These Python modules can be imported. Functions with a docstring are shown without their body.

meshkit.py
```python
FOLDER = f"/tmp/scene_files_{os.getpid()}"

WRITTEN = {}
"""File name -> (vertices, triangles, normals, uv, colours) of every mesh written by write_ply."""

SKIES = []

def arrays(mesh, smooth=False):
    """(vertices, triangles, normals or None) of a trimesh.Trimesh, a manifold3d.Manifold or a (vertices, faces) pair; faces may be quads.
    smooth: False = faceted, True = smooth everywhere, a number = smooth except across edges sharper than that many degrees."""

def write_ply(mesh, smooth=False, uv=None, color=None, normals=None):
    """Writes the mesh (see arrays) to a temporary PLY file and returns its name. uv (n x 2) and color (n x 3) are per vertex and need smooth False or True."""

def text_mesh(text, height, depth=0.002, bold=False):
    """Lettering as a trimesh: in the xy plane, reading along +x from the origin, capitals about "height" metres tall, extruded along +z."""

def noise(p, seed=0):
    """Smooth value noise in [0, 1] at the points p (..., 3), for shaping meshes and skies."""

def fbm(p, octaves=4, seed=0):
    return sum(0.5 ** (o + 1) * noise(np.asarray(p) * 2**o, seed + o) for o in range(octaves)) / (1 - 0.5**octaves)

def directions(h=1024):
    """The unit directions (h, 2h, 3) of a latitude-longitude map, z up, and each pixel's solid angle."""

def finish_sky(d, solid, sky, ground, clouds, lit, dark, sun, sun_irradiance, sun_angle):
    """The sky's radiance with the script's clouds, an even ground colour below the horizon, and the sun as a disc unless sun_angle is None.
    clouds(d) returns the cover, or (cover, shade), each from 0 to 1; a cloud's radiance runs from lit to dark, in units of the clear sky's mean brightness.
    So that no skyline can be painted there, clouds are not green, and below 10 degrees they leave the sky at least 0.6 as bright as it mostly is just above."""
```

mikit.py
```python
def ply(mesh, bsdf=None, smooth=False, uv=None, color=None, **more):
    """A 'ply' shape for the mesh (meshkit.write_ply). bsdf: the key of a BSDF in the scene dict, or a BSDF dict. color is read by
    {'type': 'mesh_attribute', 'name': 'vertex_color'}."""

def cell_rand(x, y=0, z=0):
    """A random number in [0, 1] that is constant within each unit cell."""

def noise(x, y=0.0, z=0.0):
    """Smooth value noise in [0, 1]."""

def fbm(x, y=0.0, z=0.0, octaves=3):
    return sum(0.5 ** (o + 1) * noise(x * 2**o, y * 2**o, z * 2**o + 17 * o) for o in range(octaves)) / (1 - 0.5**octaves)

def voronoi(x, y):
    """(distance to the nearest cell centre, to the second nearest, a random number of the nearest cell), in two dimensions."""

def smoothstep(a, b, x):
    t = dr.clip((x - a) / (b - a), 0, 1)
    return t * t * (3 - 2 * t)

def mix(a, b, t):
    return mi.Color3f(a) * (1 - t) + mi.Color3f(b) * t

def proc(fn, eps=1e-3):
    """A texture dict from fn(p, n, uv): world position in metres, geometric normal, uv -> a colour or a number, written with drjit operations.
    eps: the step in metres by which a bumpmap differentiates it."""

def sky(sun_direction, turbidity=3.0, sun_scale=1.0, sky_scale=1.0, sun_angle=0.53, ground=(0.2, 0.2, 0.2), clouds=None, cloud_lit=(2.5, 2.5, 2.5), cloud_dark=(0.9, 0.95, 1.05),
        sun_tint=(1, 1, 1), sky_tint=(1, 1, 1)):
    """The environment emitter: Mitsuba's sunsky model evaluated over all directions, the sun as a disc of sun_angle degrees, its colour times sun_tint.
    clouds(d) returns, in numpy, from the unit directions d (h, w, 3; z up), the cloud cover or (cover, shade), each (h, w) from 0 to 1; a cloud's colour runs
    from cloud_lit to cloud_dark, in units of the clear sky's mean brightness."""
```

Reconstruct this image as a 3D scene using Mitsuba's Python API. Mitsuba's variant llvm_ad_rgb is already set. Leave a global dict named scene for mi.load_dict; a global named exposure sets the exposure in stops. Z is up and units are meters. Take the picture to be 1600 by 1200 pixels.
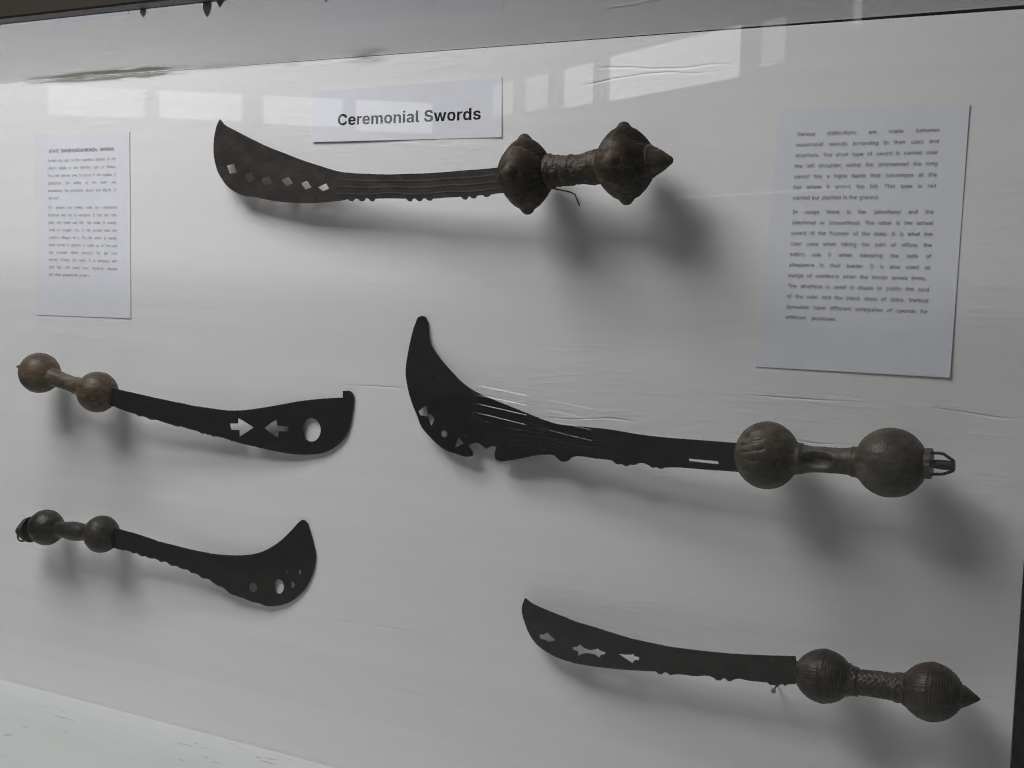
import math, random
import numpy as np, trimesh, manifold3d, mapbox_earcut  # noqa: F401
import mitsuba as mi
import drjit as dr
from shapely.geometry import Polygon
import mikit, meshkit
from mikit import proc, noise, fbm, smoothstep, mix

random.seed(7)
T = mi.ScalarTransform4f
scene, labels = {}, {}

# ---------------------------------------------------------------- camera, lights, exposure
# World: the white board of the case is the plane y = 0, x to the right, z up from eye level; the viewer stands at y < 0.
EYE = [0.0, -1.34, 0.0]
FWD, UP = [-0.459883, 0.882366, -0.099686], [-0.065983, 0.077994, 0.994768]
scene['camera'] = {'type': 'perspective', 'fov': 47.0, 'fov_axis': 'x', 'near_clip': 0.02, 'far_clip': 60.0,
                   'to_world': T().look_at(origin=EYE, target=[a + b for a, b in zip(EYE, FWD)], up=UP)}
exposure = 1.06
DAY = (0.985, 1.0, 0.995)                      # overcast daylight seen through the room's windows
SKYLIGHT_RADIANCE, WINDOW_RADIANCE = 7.2, 0.72

def glow(k, tint=DAY, weight=1.0):
    return {'type': 'area', 'sampling_weight': weight, 'radiance': {'type': 'rgb', 'value': [k * c for c in tint]}}

# ---------------------------------------------------------------- helpers
def numbered(name):
    key, n = name, 0
    while key in scene or key in labels or any(k.startswith(key + '__') for k in scene):
        n += 1
        key = f'{name}_{n:03d}'
    return key

def thing(name, label, cat, **more):
    key = numbered(name)
    labels[key] = {'label': label, 'category': cat, **more}
    return key

def part(parent, name, mesh, bsdf, smooth=False, **more):
    key = numbered(f'{parent}__{name}')
    scene[key] = mikit.ply(mesh, bsdf, smooth, **more)
    return key

def structure(name, mesh, bsdf, smooth=False, **more):
    key = numbered(name)
    scene[key] = mikit.ply(mesh, bsdf, smooth, **more)
    labels[key] = {'kind': 'structure'}
    return key

def box(x0, x1, y0, y1, z0, z1, c=0.0):
    """A box, its edges chamfered by c."""
    if not c:
        m = trimesh.creation.box((x1 - x0, y1 - y0, z1 - z0))
        m.apply_translation(((x0 + x1) / 2, (y0 + y1) / 2, (z0 + z1) / 2))
        return m
    p = [(x, y, z) for x in (x0, x1) for y in (y0, y1) for z in (z0, z1)]
    q = []
    for x, y, z in p:
        sx, sy, sz = (c if x == x0 else -c), (c if y == y0 else -c), (c if z == z0 else -c)
        q += [(x + sx, y + sy, z), (x + sx, y, z + sz), (x, y + sy, z + sz)]
    return trimesh.convex.convex_hull(np.array(q))

def cat(ms):
    return trimesh.util.concatenate(ms)

def quad(a, b, c, d):
    return trimesh.Trimesh(np.array([a, b, c, d], float), [[0, 1, 2], [0, 2, 3]], process=False)

def tube(pts, r, sides=10):
    """A round bar along the points, radius r (a number or one per point), closed at both ends."""
    p = np.asarray(pts, float)
    r = np.broadcast_to(r, (len(p),))
    t = np.gradient(p, axis=0)
    t /= np.linalg.norm(t, axis=1, keepdims=True)
    ref = np.array([0.0, 1.0, 0.0]) if abs(t[0, 1]) < 0.9 else np.array([1.0, 0, 0])
    a = np.cross(t, ref); a /= np.linalg.norm(a, axis=1, keepdims=True)
    b = np.cross(t, a)
    ang = np.arange(sides) * 2 * np.pi / sides
    v = p[:, None] + r[:, None, None] * (np.cos(ang)[None, :, None] * a[:, None] + np.sin(ang)[None, :, None] * b[:, None])
    n = len(p)
    f = []
    for i in range(n - 1):
        for j in range(sides):
            k = (j + 1) % sides
            f += [[i * sides + j, i * sides + k, (i + 1) * sides + k], [i * sides + j, (i + 1) * sides + k, (i + 1) * sides + j]]
    v = np.vstack([v.reshape(-1, 3), p[:1], p[-1:]])
    for j in range(sides):
        k = (j + 1) % sides
        f += [[n * sides, k, j], [n * sides + 1, (n - 1) * sides + j, (n - 1) * sides + k]]
    m = trimesh.Trimesh(v, f, process=False)
    m.fix_normals()
    return m

# ---------------------------------------------------------------- materials
def rgb(*c):
    return {'type': 'rgb', 'value': list(c)}

def bumped(inner, fn, scale, eps):
    return {'type': 'twosided', 'b': {'type': 'bumpmap', 'arbitrary': proc(fn, eps), 'scale': scale, 'b': inner}}

def crack(p, x0, x1, z0, slope, wob, seed, width=0.0011):
    """1 along a hairline joint in the board that wanders about z0 + slope * (x - x0) between x0 and x1."""
    zc = z0 + slope * (p.x - x0) + wob * (fbm(p.x * 9 + seed, seed, 0, 3) - 0.5)
    w = width * (0.25 + 0.9 * noise(p.x * 31 + seed * 3, 1.7, seed))
    along = (0.15 + smoothstep(0.35, 0.7, noise(p.x * 14 + seed, 3.3, seed))) * smoothstep(x0, x0 + 0.03, p.x) * (1 - smoothstep(x1 - 0.03, x1, p.x))
    q = (p.z - zc) / w
    return along * dr.exp(-q * q)

CRACKS = [(-1.03, -0.84, -0.1715, 0.010, 0.012, 3, 0.0009), (-0.69, -0.083, -0.1880, -0.001, 0.014, 5, 0.0011), (-0.60, -0.083, 0.2370, 0.000, 0.020, 9, 0.0013),
          (-1.03, -0.78, -0.5100, 0.030, 0.006, 12, 0.0007), (-0.95, -0.77, -0.5870, -0.05, 0.006, 15, 0.0007), (-0.135, -0.083, -0.2656, 0.01, 0.003, 18, 0.0009),
          (-0.125, -0.083, -0.4556, 0.04, 0.003, 21, 0.0009), (-0.62, -0.30, 0.2230, 0.03, 0.02, 24, 0.0010), (-0.40, -0.083, -0.145, 0.0, 0.012, 27, 0.0008)]

def board_height(p, n, uv):
    # brushed paint over coarse wood grain: long broken ridges along x, a few hairline joints
    wave = 0.03 * fbm(p.x * 2.3, p.z * 5, 1.0, 2)
    z = p.z + wave
    g = fbm(p.x * 30, z * 360, 2.0, 2)
    ridge = smoothstep(0.58, 0.85, noise(p.x * 42 + 40, z * 330, 5.0)) * smoothstep(0.44, 0.68, fbm(p.x * 3.4 + 7, p.z * 9 + 3, 4.0, 2))
    fine = noise(p.x * 420, p.z * 420, 8.0)
    h = 0.07 * g + 0.5 * ridge + 0.08 * fine
    for c in CRACKS:
        h = h - 2.0 * crack(p, *c)
    return h

def board_colour(p, n, uv):
    # off-white paint; mould stains with a ragged outline along part of the top edge
    t = fbm(p.x * 3, p.z * 60, 0.0, 3)
    c = mix((0.715, 0.710, 0.714), (0.733, 0.729, 0.732), smoothstep(0.25, 0.75, t))
    spot = lambda x, z, rx, rz: dr.exp(-(dr.square((p.x - x) / rx) + dr.square((p.z - z) / rz)))
    m = spot(-1.46, 0.2730, 0.12, 0.0035) + spot(-1.36, 0.2722, 0.09, 0.0028) + 0.9 * spot(-1.315, 0.2735, 0.02, 0.005) + 1.5 * spot(-0.928, 0.2725, 0.022, 0.0050) + 0.45 * spot(-1.16, 0.2745, 0.10, 0.0016) + 0.35 * spot(-1.055, 0.274, 0.012, 0.005)
    grain = smoothstep(0.25, 0.75, fbm(p.x * 30, p.z * 300, 3.0, 4))
    return mix(c, (0.16, 0.16, 0.13), dr.clip(m * (0.15 + 0.9 * grain), 0, 0.85))

scene['board_paint'] = bumped({'type': 'principled', 'base_color': proc(board_colour), 'roughness': 0.62, 'specular': 0.35}, board_height, 0.00034, 0.0005)

def floor_colour(p, n, uv):
    c = mix((0.515, 0.535, 0.522), (0.54, 0.56, 0.546), fbm(p.x * 14, p.y * 60, 0.0, 3))
    return mix(c, (0.25, 0.24, 0.2), 0.4 * smoothstep(0.88, 0.92, noise(p.x * 45, p.y * 160, 4.0)) * smoothstep(0.62, 0.75, noise(p.x * 9, p.y * 11, 6.0)))
def floor_height(p, n, uv):
    return fbm(p.x * 8, p.y * 150, 2.0, 3)
scene['floor_paint'] = bumped({'type': 'principled', 'base_color': proc(floor_colour), 'roughness': 0.55, 'specular': 0.4}, floor_height, 0.00008, 0.0006)

def wood_dark(p, n, uv):
    return mix((0.012, 0.009, 0.006), (0.028, 0.020, 0.014), fbm(p.x * 9, p.y * 160, p.z * 160, 3))
scene['dark_wood'] = {'type': 'twosided', 'b': {'type': 'principled', 'base_color': proc(wood_dark), 'roughness': 0.5}}
scene['gap_shade_black'] = {'type': 'twosided', 'b': {'type': 'principled', 'base_color': rgb(0.006, 0.006, 0.006), 'roughness': 0.75, 'specular': 0.2}}  # near-black colour standing in for the shade in the gaps round the board
scene['sealant'] = {'type': 'twosided', 'b': {'type': 'principled', 'base_color': rgb(0.24, 0.26, 0.24), 'roughness': 0.45}}
scene['glass'] = {'type': 'thindielectric', 'int_ior': 1.52}
scene['paper'] = {'type': 'twosided', 'b': {'type': 'principled', 'base_color': proc(lambda p, n, uv: mix((0.675, 0.685, 0.735), (0.705, 0.715, 0.765), fbm(p.x * 60, p.z * 60, 0.0, 3))), 'roughness': 0.7, 'specular': 0.3}}
scene['ink'] = {'type': 'twosided', 'b': {'type': 'diffuse', 'reflectance': rgb(0.022, 0.022, 0.026)}}
scene['ink_grey'] = {'type': 'twosided', 'b': {'type': 'diffuse', 'reflectance': rgb(0.045, 0.046, 0.055)}}
scene['wire'] = {'type': 'principled', 'base_color': rgb(0.05, 0.045, 0.04), 'metallic': 0.6, 'roughness': 0.45}
scene['wall_paint'] = {'type': 'twosided', 'b': {'type': 'principled', 'base_color': proc(lambda p, n, uv: mix((0.50, 0.53, 0.515), (0.54, 0.57, 0.555), fbm(p.x * 2, p.y * 2, p.z * 2, 3))), 'roughness': 0.8}}
scene['ceiling_paint'] = {'type': 'twosided', 'b': {'type': 'diffuse', 'reflectance': rgb(0.12, 0.13, 0.125)}}
scene['room_tiles'] = {'type': 'twosided', 'b': {'type': 'principled', 'base_color': proc(lambda p, n, uv: mix((0.30, 0.315, 0.295), (0.37, 0.385, 0.36), fbm(p.x * 3, p.y * 3, 0.0, 3))), 'roughness': 0.4}}
scene['wood_panelling'] = {'type': 'twosided', 'b': {'type': 'principled', 'base_color': proc(lambda p, n, uv: mix((0.035, 0.030, 0.025), (0.055, 0.046, 0.038), fbm(p.x * 14, p.y * 14, p.z * 1.5, 3))), 'roughness': 0.6}}
scene['frame_paint'] = {'type': 'twosided', 'b': {'type': 'principled', 'base_color': rgb(0.35, 0.35, 0.34), 'roughness': 0.5}}
scene['pane_back'] = {'type': 'diffuse', 'reflectance': rgb(0.1, 0.1, 0.1)}

def iron(dark, rust, seed, rough):
    def colour(p, n, uv):
        a = fbm(p.x * 45 + seed, p.y * 45, p.z * 70, 4)
        b = noise(p.x * 600, p.y * 300, p.z * 600 + seed)
        c = mix(dark, rust, smoothstep(0.35, 0.75, a) * 0.8 + 0.15 * b)
        bloom = smoothstep(0.60, 0.72, fbm(p.x * 21 + seed, p.y * 21, p.z * 30, 4))
        fleck = smoothstep(0.80, 0.88, noise(p.x * 260, p.y * 260, p.z * 260 + seed))
        return mix(c, mi.Color3f(rust) * mi.Color3f(2.0, 1.55, 1.25), 0.30 * bloom + 0.5 * fleck)
    def rgh(p, n, uv):
        return rough + 0.22 * (fbm(p.x * 60 + seed, p.y * 60, p.z * 60, 3) - 0.4)
    return {'type': 'principled', 'base_color': proc(colour), 'roughness': proc(rgh), 'specular': 0.30}

def lines_height(at, u0, u1, width, pits):
    """Chiselled lines at the heights "at" (0 lower edge, 1 upper edge of the blade) from x = u0 to u1, over a pitted skin."""
    def fn(p, n, uv):
        h = 0.30 * noise(p.x * 520, p.y * 200, p.z * 520) * pits + 0.9 * pits * fbm(p.x * 120, 0.5, p.z * 150, 3)
        along = smoothstep(u0 - 0.01, u0 + 0.01, uv.x) * (1 - smoothstep(u1 - 0.01, u1 + 0.01, uv.x))
        for v in at:
            q = (uv.y - v + 0.006 * (noise(uv.x * 30, v * 9.0, 0.0) - 0.5)) / width
            h = h + 1.6 * along * dr.exp(-q * q)
        return h
    return fn

scene['iron_1'] = bumped(iron((0.021, 0.018, 0.017), (0.038, 0.031, 0.027), 1, 0.58), lines_height((0.22, 0.47, 0.72), -0.95, -0.69, 0.03, 0.6), 0.00025, 0.0004)
scene['iron_2'] = bumped(iron((0.008, 0.007, 0.008), (0.012, 0.010, 0.011), 20, 0.62), lines_height((), 0, 0, 1, 0.5), 0.0004, 0.0004)
scene['iron_3'] = bumped(iron((0.008, 0.007, 0.0075), (0.013, 0.010, 0.009), 40, 0.62), lines_height((), 0, 0, 1, 0.5), 0.0004, 0.0004)
scene['iron_4'] = bumped(iron((0.006, 0.0055, 0.006), (0.010, 0.008, 0.008), 60, 0.60), lines_height((0.18, 0.27, 0.36, 0.48, 0.58, 0.68, 0.78), -0.69, -0.52, 0.016, 0.45), 0.00018, 0.0004)
scene['iron_5'] = bumped(iron((0.013, 0.011, 0.012), (0.022, 0.018, 0.017), 80, 0.60), lines_height((0.22, 0.40, 0.62, 0.72), -0.50, -0.325, 0.03, 0.5), 0.00025, 0.0004)

def hilt(dark, light, worn, seed, grain, rough, spec=0.5):
    """Old polished wood or gilding gone brown: cloudy tone, fine scratches, worn spots."""
    def colour(p, n, uv):
        a = fbm(p.x * 38 + seed, p.y * 38, p.z * 38, 4)
        c = mix(dark, light, smoothstep(0.3, 0.7, a))
        hue = fbm(p.x * 17 + seed * 2, p.y * 17, p.z * 17, 2)
        c = c * mix((1.10, 0.97, 0.88), (1.0, 0.98, 0.90), smoothstep(0.35, 0.65, hue))
        streak = fbm(p.x * 60 + seed, p.y * 240, p.z * 240, 3)
        c = c * (0.55 + 0.9 * streak)
        pit = smoothstep(0.72, 0.82, noise(p.x * 190 + seed, p.y * 190, p.z * 190))
        c = c * (1 - 0.45 * pit)
        s = smoothstep(0.63, 0.72, fbm(p.x * 70 + seed, p.y * 70, p.z * 150 + 9, 3))
        return mix(c, worn, 0.6 * s)
    def height(p, n, uv):
        return 1.5 * fbm(p.x * 110 + seed, p.y * 260, p.z * 260, 3) + 0.4 * noise(p.x * 700, p.y * 700, p.z * 700)
    return bumped({'type': 'principled', 'base_color': proc(colour), 'roughness': rough, 'specular': spec * 0.8}, height, grain * 1.5, 0.0004)

scene['hilt_1'] = hilt((0.025, 0.0205, 0.016), (0.060, 0.048, 0.035), (0.125, 0.105, 0.070), 1, 0.0004, 0.56, 0.4)
scene['hilt_2'] = hilt((0.054, 0.041, 0.031), (0.092, 0.074, 0.056), (0.130, 0.102, 0.076), 11, 0.0003, 0.42, 0.4)
scene['hilt_3'] = hilt((0.013, 0.012, 0.011), (0.033, 0.030, 0.026), (0.054, 0.045, 0.032), 21, 0.0003, 0.42, 0.4)
scene['hilt_4'] = hilt((0.035, 0.030, 0.023), (0.071, 0.060, 0.048), (0.104, 0.075, 0.052), 31, 0.0003, 0.45, 0.4)
scene['hilt_5'] = hilt((0.022, 0.016, 0.014), (0.047, 0.036, 0.028), (0.066, 0.055, 0.044), 41, 0.0003, 0.42, 0.4)
scene['iron_fitting'] = iron((0.010, 0.009, 0.009), (0.022, 0.019, 0.017), 5, 0.5)

# ---------------------------------------------------------------- the room whose windows light the case and show in its glass
FLOOR, CEIL = -1.45, 1.50
CORNER, CORNER_B = np.array([-4.50, -6.947]), np.array([-4.10, -6.424])   # the two window walls, behind the viewer, meet in a splayed corner
LEFT_END, RIGHT_END = np.array([-9.2, -3.28]), np.array([3.2, -1.923])
BACK_RIGHT, BACK_LEFT = np.array([3.2, 7.0]), np.array([-9.2, 7.0])

def wall_frame(a, b):
    """(origin, unit vector along the wall, unit normal into the room) of a wall from a to b."""
    u = (b - a) / np.linalg.norm(b - a)
    n = np.array([-u[1], u[0]])
    if n @ (np.array([-2.0, -1.0]) - a) < 0:
        n = -n
    return a, u, n

def on_wall(fr, s, z, d=0.0):
    a, u, n = fr
    q = a + u * s + n * d
    return [q[0], q[1], z]

def wall_box(fr, s0, s1, z0, z1, d0, d1):
    m = box(s0, s1, d0, d1, z0, z1)
    a, u, n = fr
    M = np.eye(4)
    M[:2, 0], M[:2, 1], M[:2, 3] = u, n, a
    m.apply_transform(M)
    if np.linalg.det(M[:3, :3]) < 0:
        m.invert()
    return m

def pierced_wall(fr, length, holes, t=0.18):
    """A wall of thickness t behind the frame's line with rectangular openings (s0, s1, z0, z1)."""
    poly = Polygon([(0, FLOOR), (length, FLOOR), (length, CEIL), (0, CEIL)], [[(s0, z0), (s1, z0), (s1, z1), (s0, z1)] for s0, s1, z0, z1 in holes])
    m = trimesh.creation.extrude_polygon(poly, t, engine='earcut')
    a, u, n = fr
    M = np.eye(4)
    M[:3, 0], M[:3, 1], M[:3, 2], M[:3, 3] = [u[0], u[1], 0], [0, 0, 1], [-n[0], -n[1], 0], [a[0], a[1], 0]
    m.apply_transform(M)
    m.fix_normals()
    return m

def window(fr, s0, s1, z0, z1, k, label):
    w = thing('window', label, 'window', group='high windows of the room mirrored in the case glass')
    f = 0.018 if s1 - s0 > 0.2 else 0.006
    part(w, 'frame', cat([wall_box(fr, s0 + 0.002, s0 + f, z0 + 0.002, z1 - 0.002, -0.08, -0.03), wall_box(fr, s1 - f, s1 - 0.002, z0 + 0.002, z1 - 0.002, -0.08, -0.03),
                          wall_box(fr, s0 + f, s1 - f, z0 + 0.002, z0 + f, -0.08, -0.03), wall_box(fr, s0 + f, s1 - f, z1 - f, z1 - 0.002, -0.08, -0.03)]), 'frame_paint')
    p = [on_wall(fr, s, z, -0.055) for s, z in ((s0 + f, z0 + f), (s1 - f, z0 + f), (s1 - f, z1 - f), (s0 + f, z1 - f))]
    m = quad(*p)
    if m.face_normals[0][:2] @ fr[2] < 0:
        m.invert()
    part(w, 'pane', m, 'pane_back', emitter=glow(k))

LW, RW = wall_frame(CORNER, LEFT_END), wall_frame(CORNER_B, RIGHT_END)
uL, uR = abs(LW[1][0]), abs(RW[1][0])
sL = lambda x: (CORNER[0] - x) / uL                    # distance from the corner of the point of the left wall at this x
sR = lambda x: (x - CORNER_B[0]) / uR
left_windows = [(-6.76, -6.22, 0.96, 1.20, 0.5), (-6.17, -5.69, 0.97, 1.20, 0.7), (-5.60, -5.13, 0.96, 1.20, 0.7), (-5.08, -4.61, 0.94, 1.20, 0.8)]
right_windows = [(-3.88, -3.56, 0.96, 1.20, 0.55), (-3.52, -3.21, 0.95, 1.20, 0.62), (-3.14, -2.80, 0.93, 1.20, 0.95), (-2.74, -1.74, 0.92, 1.21, 1.2), (-1.68, -1.48, 0.95, 1.20, 0.5), (-1.18, -1.09, 1.06, 1.24, 0.7)]
slits = [(-2.20, -1.08, 0.366, 0.380, 0.6)]
vents = [(-3.97, -3.35), (-3.22, -2.72)]
hl = [(sL(b), sL(a), c, d) for a, b, c, d, _ in left_windows]
hr = [(sR(a), sR(b), c, d) for a, b, c, d, _ in right_windows]
hs = [(sR(a), sR(b), c, d) for a, b, c, d, _ in slits]
hv = [(sR(a), sR(b), -1.06, -0.80) for a, b in vents]
structure('room_wall', pierced_wall(LW, np.linalg.norm(LEFT_END - CORNER), hl), 'wall_paint')
structure('room_wall', pierced_wall(RW, np.linalg.norm(RIGHT_END - CORNER_B), hr + hs + hv), 'wall_paint')
fr = wall_frame(CORNER, CORNER_B)
structure('room_wall', wall_box(fr, 0.0, np.linalg.norm(CORNER_B - CORNER), FLOOR, CEIL, -0.12, 0), 'wall_paint')
for a, b in ((RIGHT_END, BACK_RIGHT), (BACK_RIGHT, BACK_LEFT), (BACK_LEFT, LEFT_END)):
    fr = wall_frame(a, b)
    structure('room_wall', wall_box(fr, 0, np.linalg.norm(b - a), FLOOR, CEIL, -0.18, 0), 'wood_panelling')
for h, w, nm in ([(h, w, 'left hand') for h, w in zip(hl, left_windows)] + [(h, w, 'right hand') for h, w in zip(hr, right_windows)]):
    window(LW if nm == 'left hand' else RW, *h, WINDOW_RADIANCE * w[4], 'daylit high window under the ceiling, seen as a pale patch in the glass')
for h in hs:
    w = thing('slit_window', 'narrow daylit slit that shows as a thin pale line in the glass', 'window')
    p = [on_wall(RW, s, z, -0.06) for s, z in ((h[0], h[2]), (h[1], h[2]), (h[1], h[3]), (h[0], h[3]))]
    m = quad(*p)
    if m.face_normals[0][:2] @ RW[2] < 0: m.invert()
    part(w, 'pane', m, 'pane_back', emitter=glow(WINDOW_RADIANCE * 0.55))
for i, h in enumerate(hv):
    v = thing('louvre_vent', ('left hand ' if i == 0 else 'right hand ') + 'low louvred vent whose slits show as thin pale streaks in the glass', 'vent', group='low louvred vents of the room mirrored in the glass')
    p = [on_wall(RW, s, z, -0.09) for s, z in ((h[0], h[2]), (h[1], h[2]), (h[1], h[3]), (h[0], h[3]))]
    m = quad(*p)
    if m.face_normals[0][:2] @ RW[2] < 0: m.invert()
    part(v, 'pane', m, 'pane_back', emitter=glow(WINDOW_RADIANCE * (3.6 if i == 0 else 1.3)))
    zs = [-1.06, -1.015, -0.952, -0.890, -0.826, -0.80]
    for a, b in zip(zs[:-1], zs[1:]):
        part(v, 'slat', wall_box(RW, h[0] + 0.001, h[1] - 0.001, a + 0.0035, b - 0.0035, -0.06, -0.045), 'frame_paint')
ring = Polygon([tuple(q) for q in (CORNER, CORNER_B, RIGHT_END, BACK_RIGHT, BACK_LEFT, LEFT_END)])
m = trimesh.creation.extrude_polygon(ring, 0.1, engine='earcut'); m.apply_translation((0, 0, FLOOR - 0.1))
structure('room_floor', m, 'room_tiles')
SKY = (-2.30, -0.95, -1.70, -0.55)                     # the rooflight above and left of the case: x0, x1, y0, y1
m = trimesh.creation.extrude_polygon(Polygon(ring.exterior.coords, [[(SKY[0], SKY[2]), (SKY[1], SKY[2]), (SKY[1], SKY[3]), (SKY[0], SKY[3])]]), 0.2, engine='earcut'); m.apply_translation((0, 0, CEIL))
structure('room_ceiling', m, 'ceiling_paint')
w = thing('rooflight', 'daylit rooflight in the ceiling above the left end of the case', 'skylight')
f = 0.03
part(w, 'frame', cat([box(SKY[0] + .002, SKY[0] + f, SKY[2] + .002, SKY[3] - .002, CEIL + .02, CEIL + .1), box(SKY[1] - f, SKY[1] - .002, SKY[2] + .002, SKY[3] - .002, CEIL + .02, CEIL + .1),
                      box(SKY[0] + f, SKY[1] - f, SKY[2] + .002, SKY[2] + f, CEIL + .02, CEIL + .1), box(SKY[0] + f, SKY[1] - f, SKY[3] - f, SKY[3] - .002, CEIL + .02, CEIL + .1)]), 'frame_paint')
part(w, 'pane', quad((SKY[0] + f, SKY[2] + f, CEIL + .06), (SKY[0] + f, SKY[3] - f, CEIL + .06), (SKY[1] - f, SKY[3] - f, CEIL + .06), (SKY[1] - f, SKY[2] + f, CEIL + .06)), 'pane_back', emitter=glow(SKYLIGHT_RADIANCE, (1.0, 0.992, 0.992), 40.0))

# ---------------------------------------------------------------- the display case
TOP, BOTTOM, FRONT, RIGHT, LEFT = 0.2767, -0.7258, -0.335, -0.0815, -2.05
case = thing('display_case', 'glass fronted display case with white painted wooden board and dark wood rail', 'display case')
m = trimesh.creation.extrude_polygon(Polygon([(LEFT, BOTTOM - 0.02), (RIGHT, BOTTOM - 0.02), (RIGHT, TOP - 0.0028), (-0.50, TOP - 0.0013), (LEFT, TOP - 0.0008)]), 0.006, engine='earcut')
m.apply_transform(trimesh.transformations.rotation_matrix(math.pi / 2, [1, 0, 0])); m.apply_translation((0, 0.006, 0))
part(case, 'back_board', m, 'board_paint')
labels[case + '__back_board'] = {'label': 'white painted wooden board with coarse grain and hairline cracks'}
part(case, 'floor_board', box(LEFT, 0.7, FRONT - 0.03, -0.0006, BOTTOM - 0.018, BOTTOM, 0.001), 'floor_paint')
part(case, 'top_glass', quad((LEFT, FRONT, TOP), (0.7, FRONT, TOP), (0.7, 0.03, TOP), (LEFT, 0.03, TOP)), 'glass')
part(case, 'front_glass', quad((LEFT, FRONT, BOTTOM), (0.7, FRONT, BOTTOM), (0.7, FRONT, TOP - 0.001), (LEFT, FRONT, TOP - 0.001)), 'glass')
part(case, 'front_rail', box(LEFT, 0.7, -0.358, -0.3325, TOP + 0.001, TOP + 0.036, 0.002), 'dark_wood')
part(case, 'gap_shade_rail', box(LEFT, 0.7, 0.0065, 0.05, TOP - 0.03, TOP - 0.0006, 0.002), 'gap_shade_black')  # added black strip: the shade of the gap above the board, as colour
part(case, 'gap_shade_post', box(RIGHT + 0.0008, 0.10, 0.0005, 0.06, BOTTOM - 0.1, TOP - 0.003, 0.001), 'gap_shade_black')  # added black upright in place of the shadowed gap beyond the right edge
for x, y, w, h in ((-0.916, -0.3245, 0.0065, 0.008), (-0.756, -0.3245, 0.005, 0.006), (-1.008, -0.327, 0.004, 0.004)):
    s = trimesh.creation.icosphere(3, 1.0)
    v = s.vertices.copy()
    v[:, :2] *= (0.75 + 0.45 * np.clip(v[:, 2], -1, 1))[:, None]
    v *= (w, 0.004, h)
    v *= 1 + 0.25 * (meshkit.fbm(v * 180 + x, 2)[:, None] - 0.5)
    part(case, 'sealant_blob', trimesh.Trimesh(v + (x, y, TOP - h * 0.65), s.faces, process=False), 'sealant', True)

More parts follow.
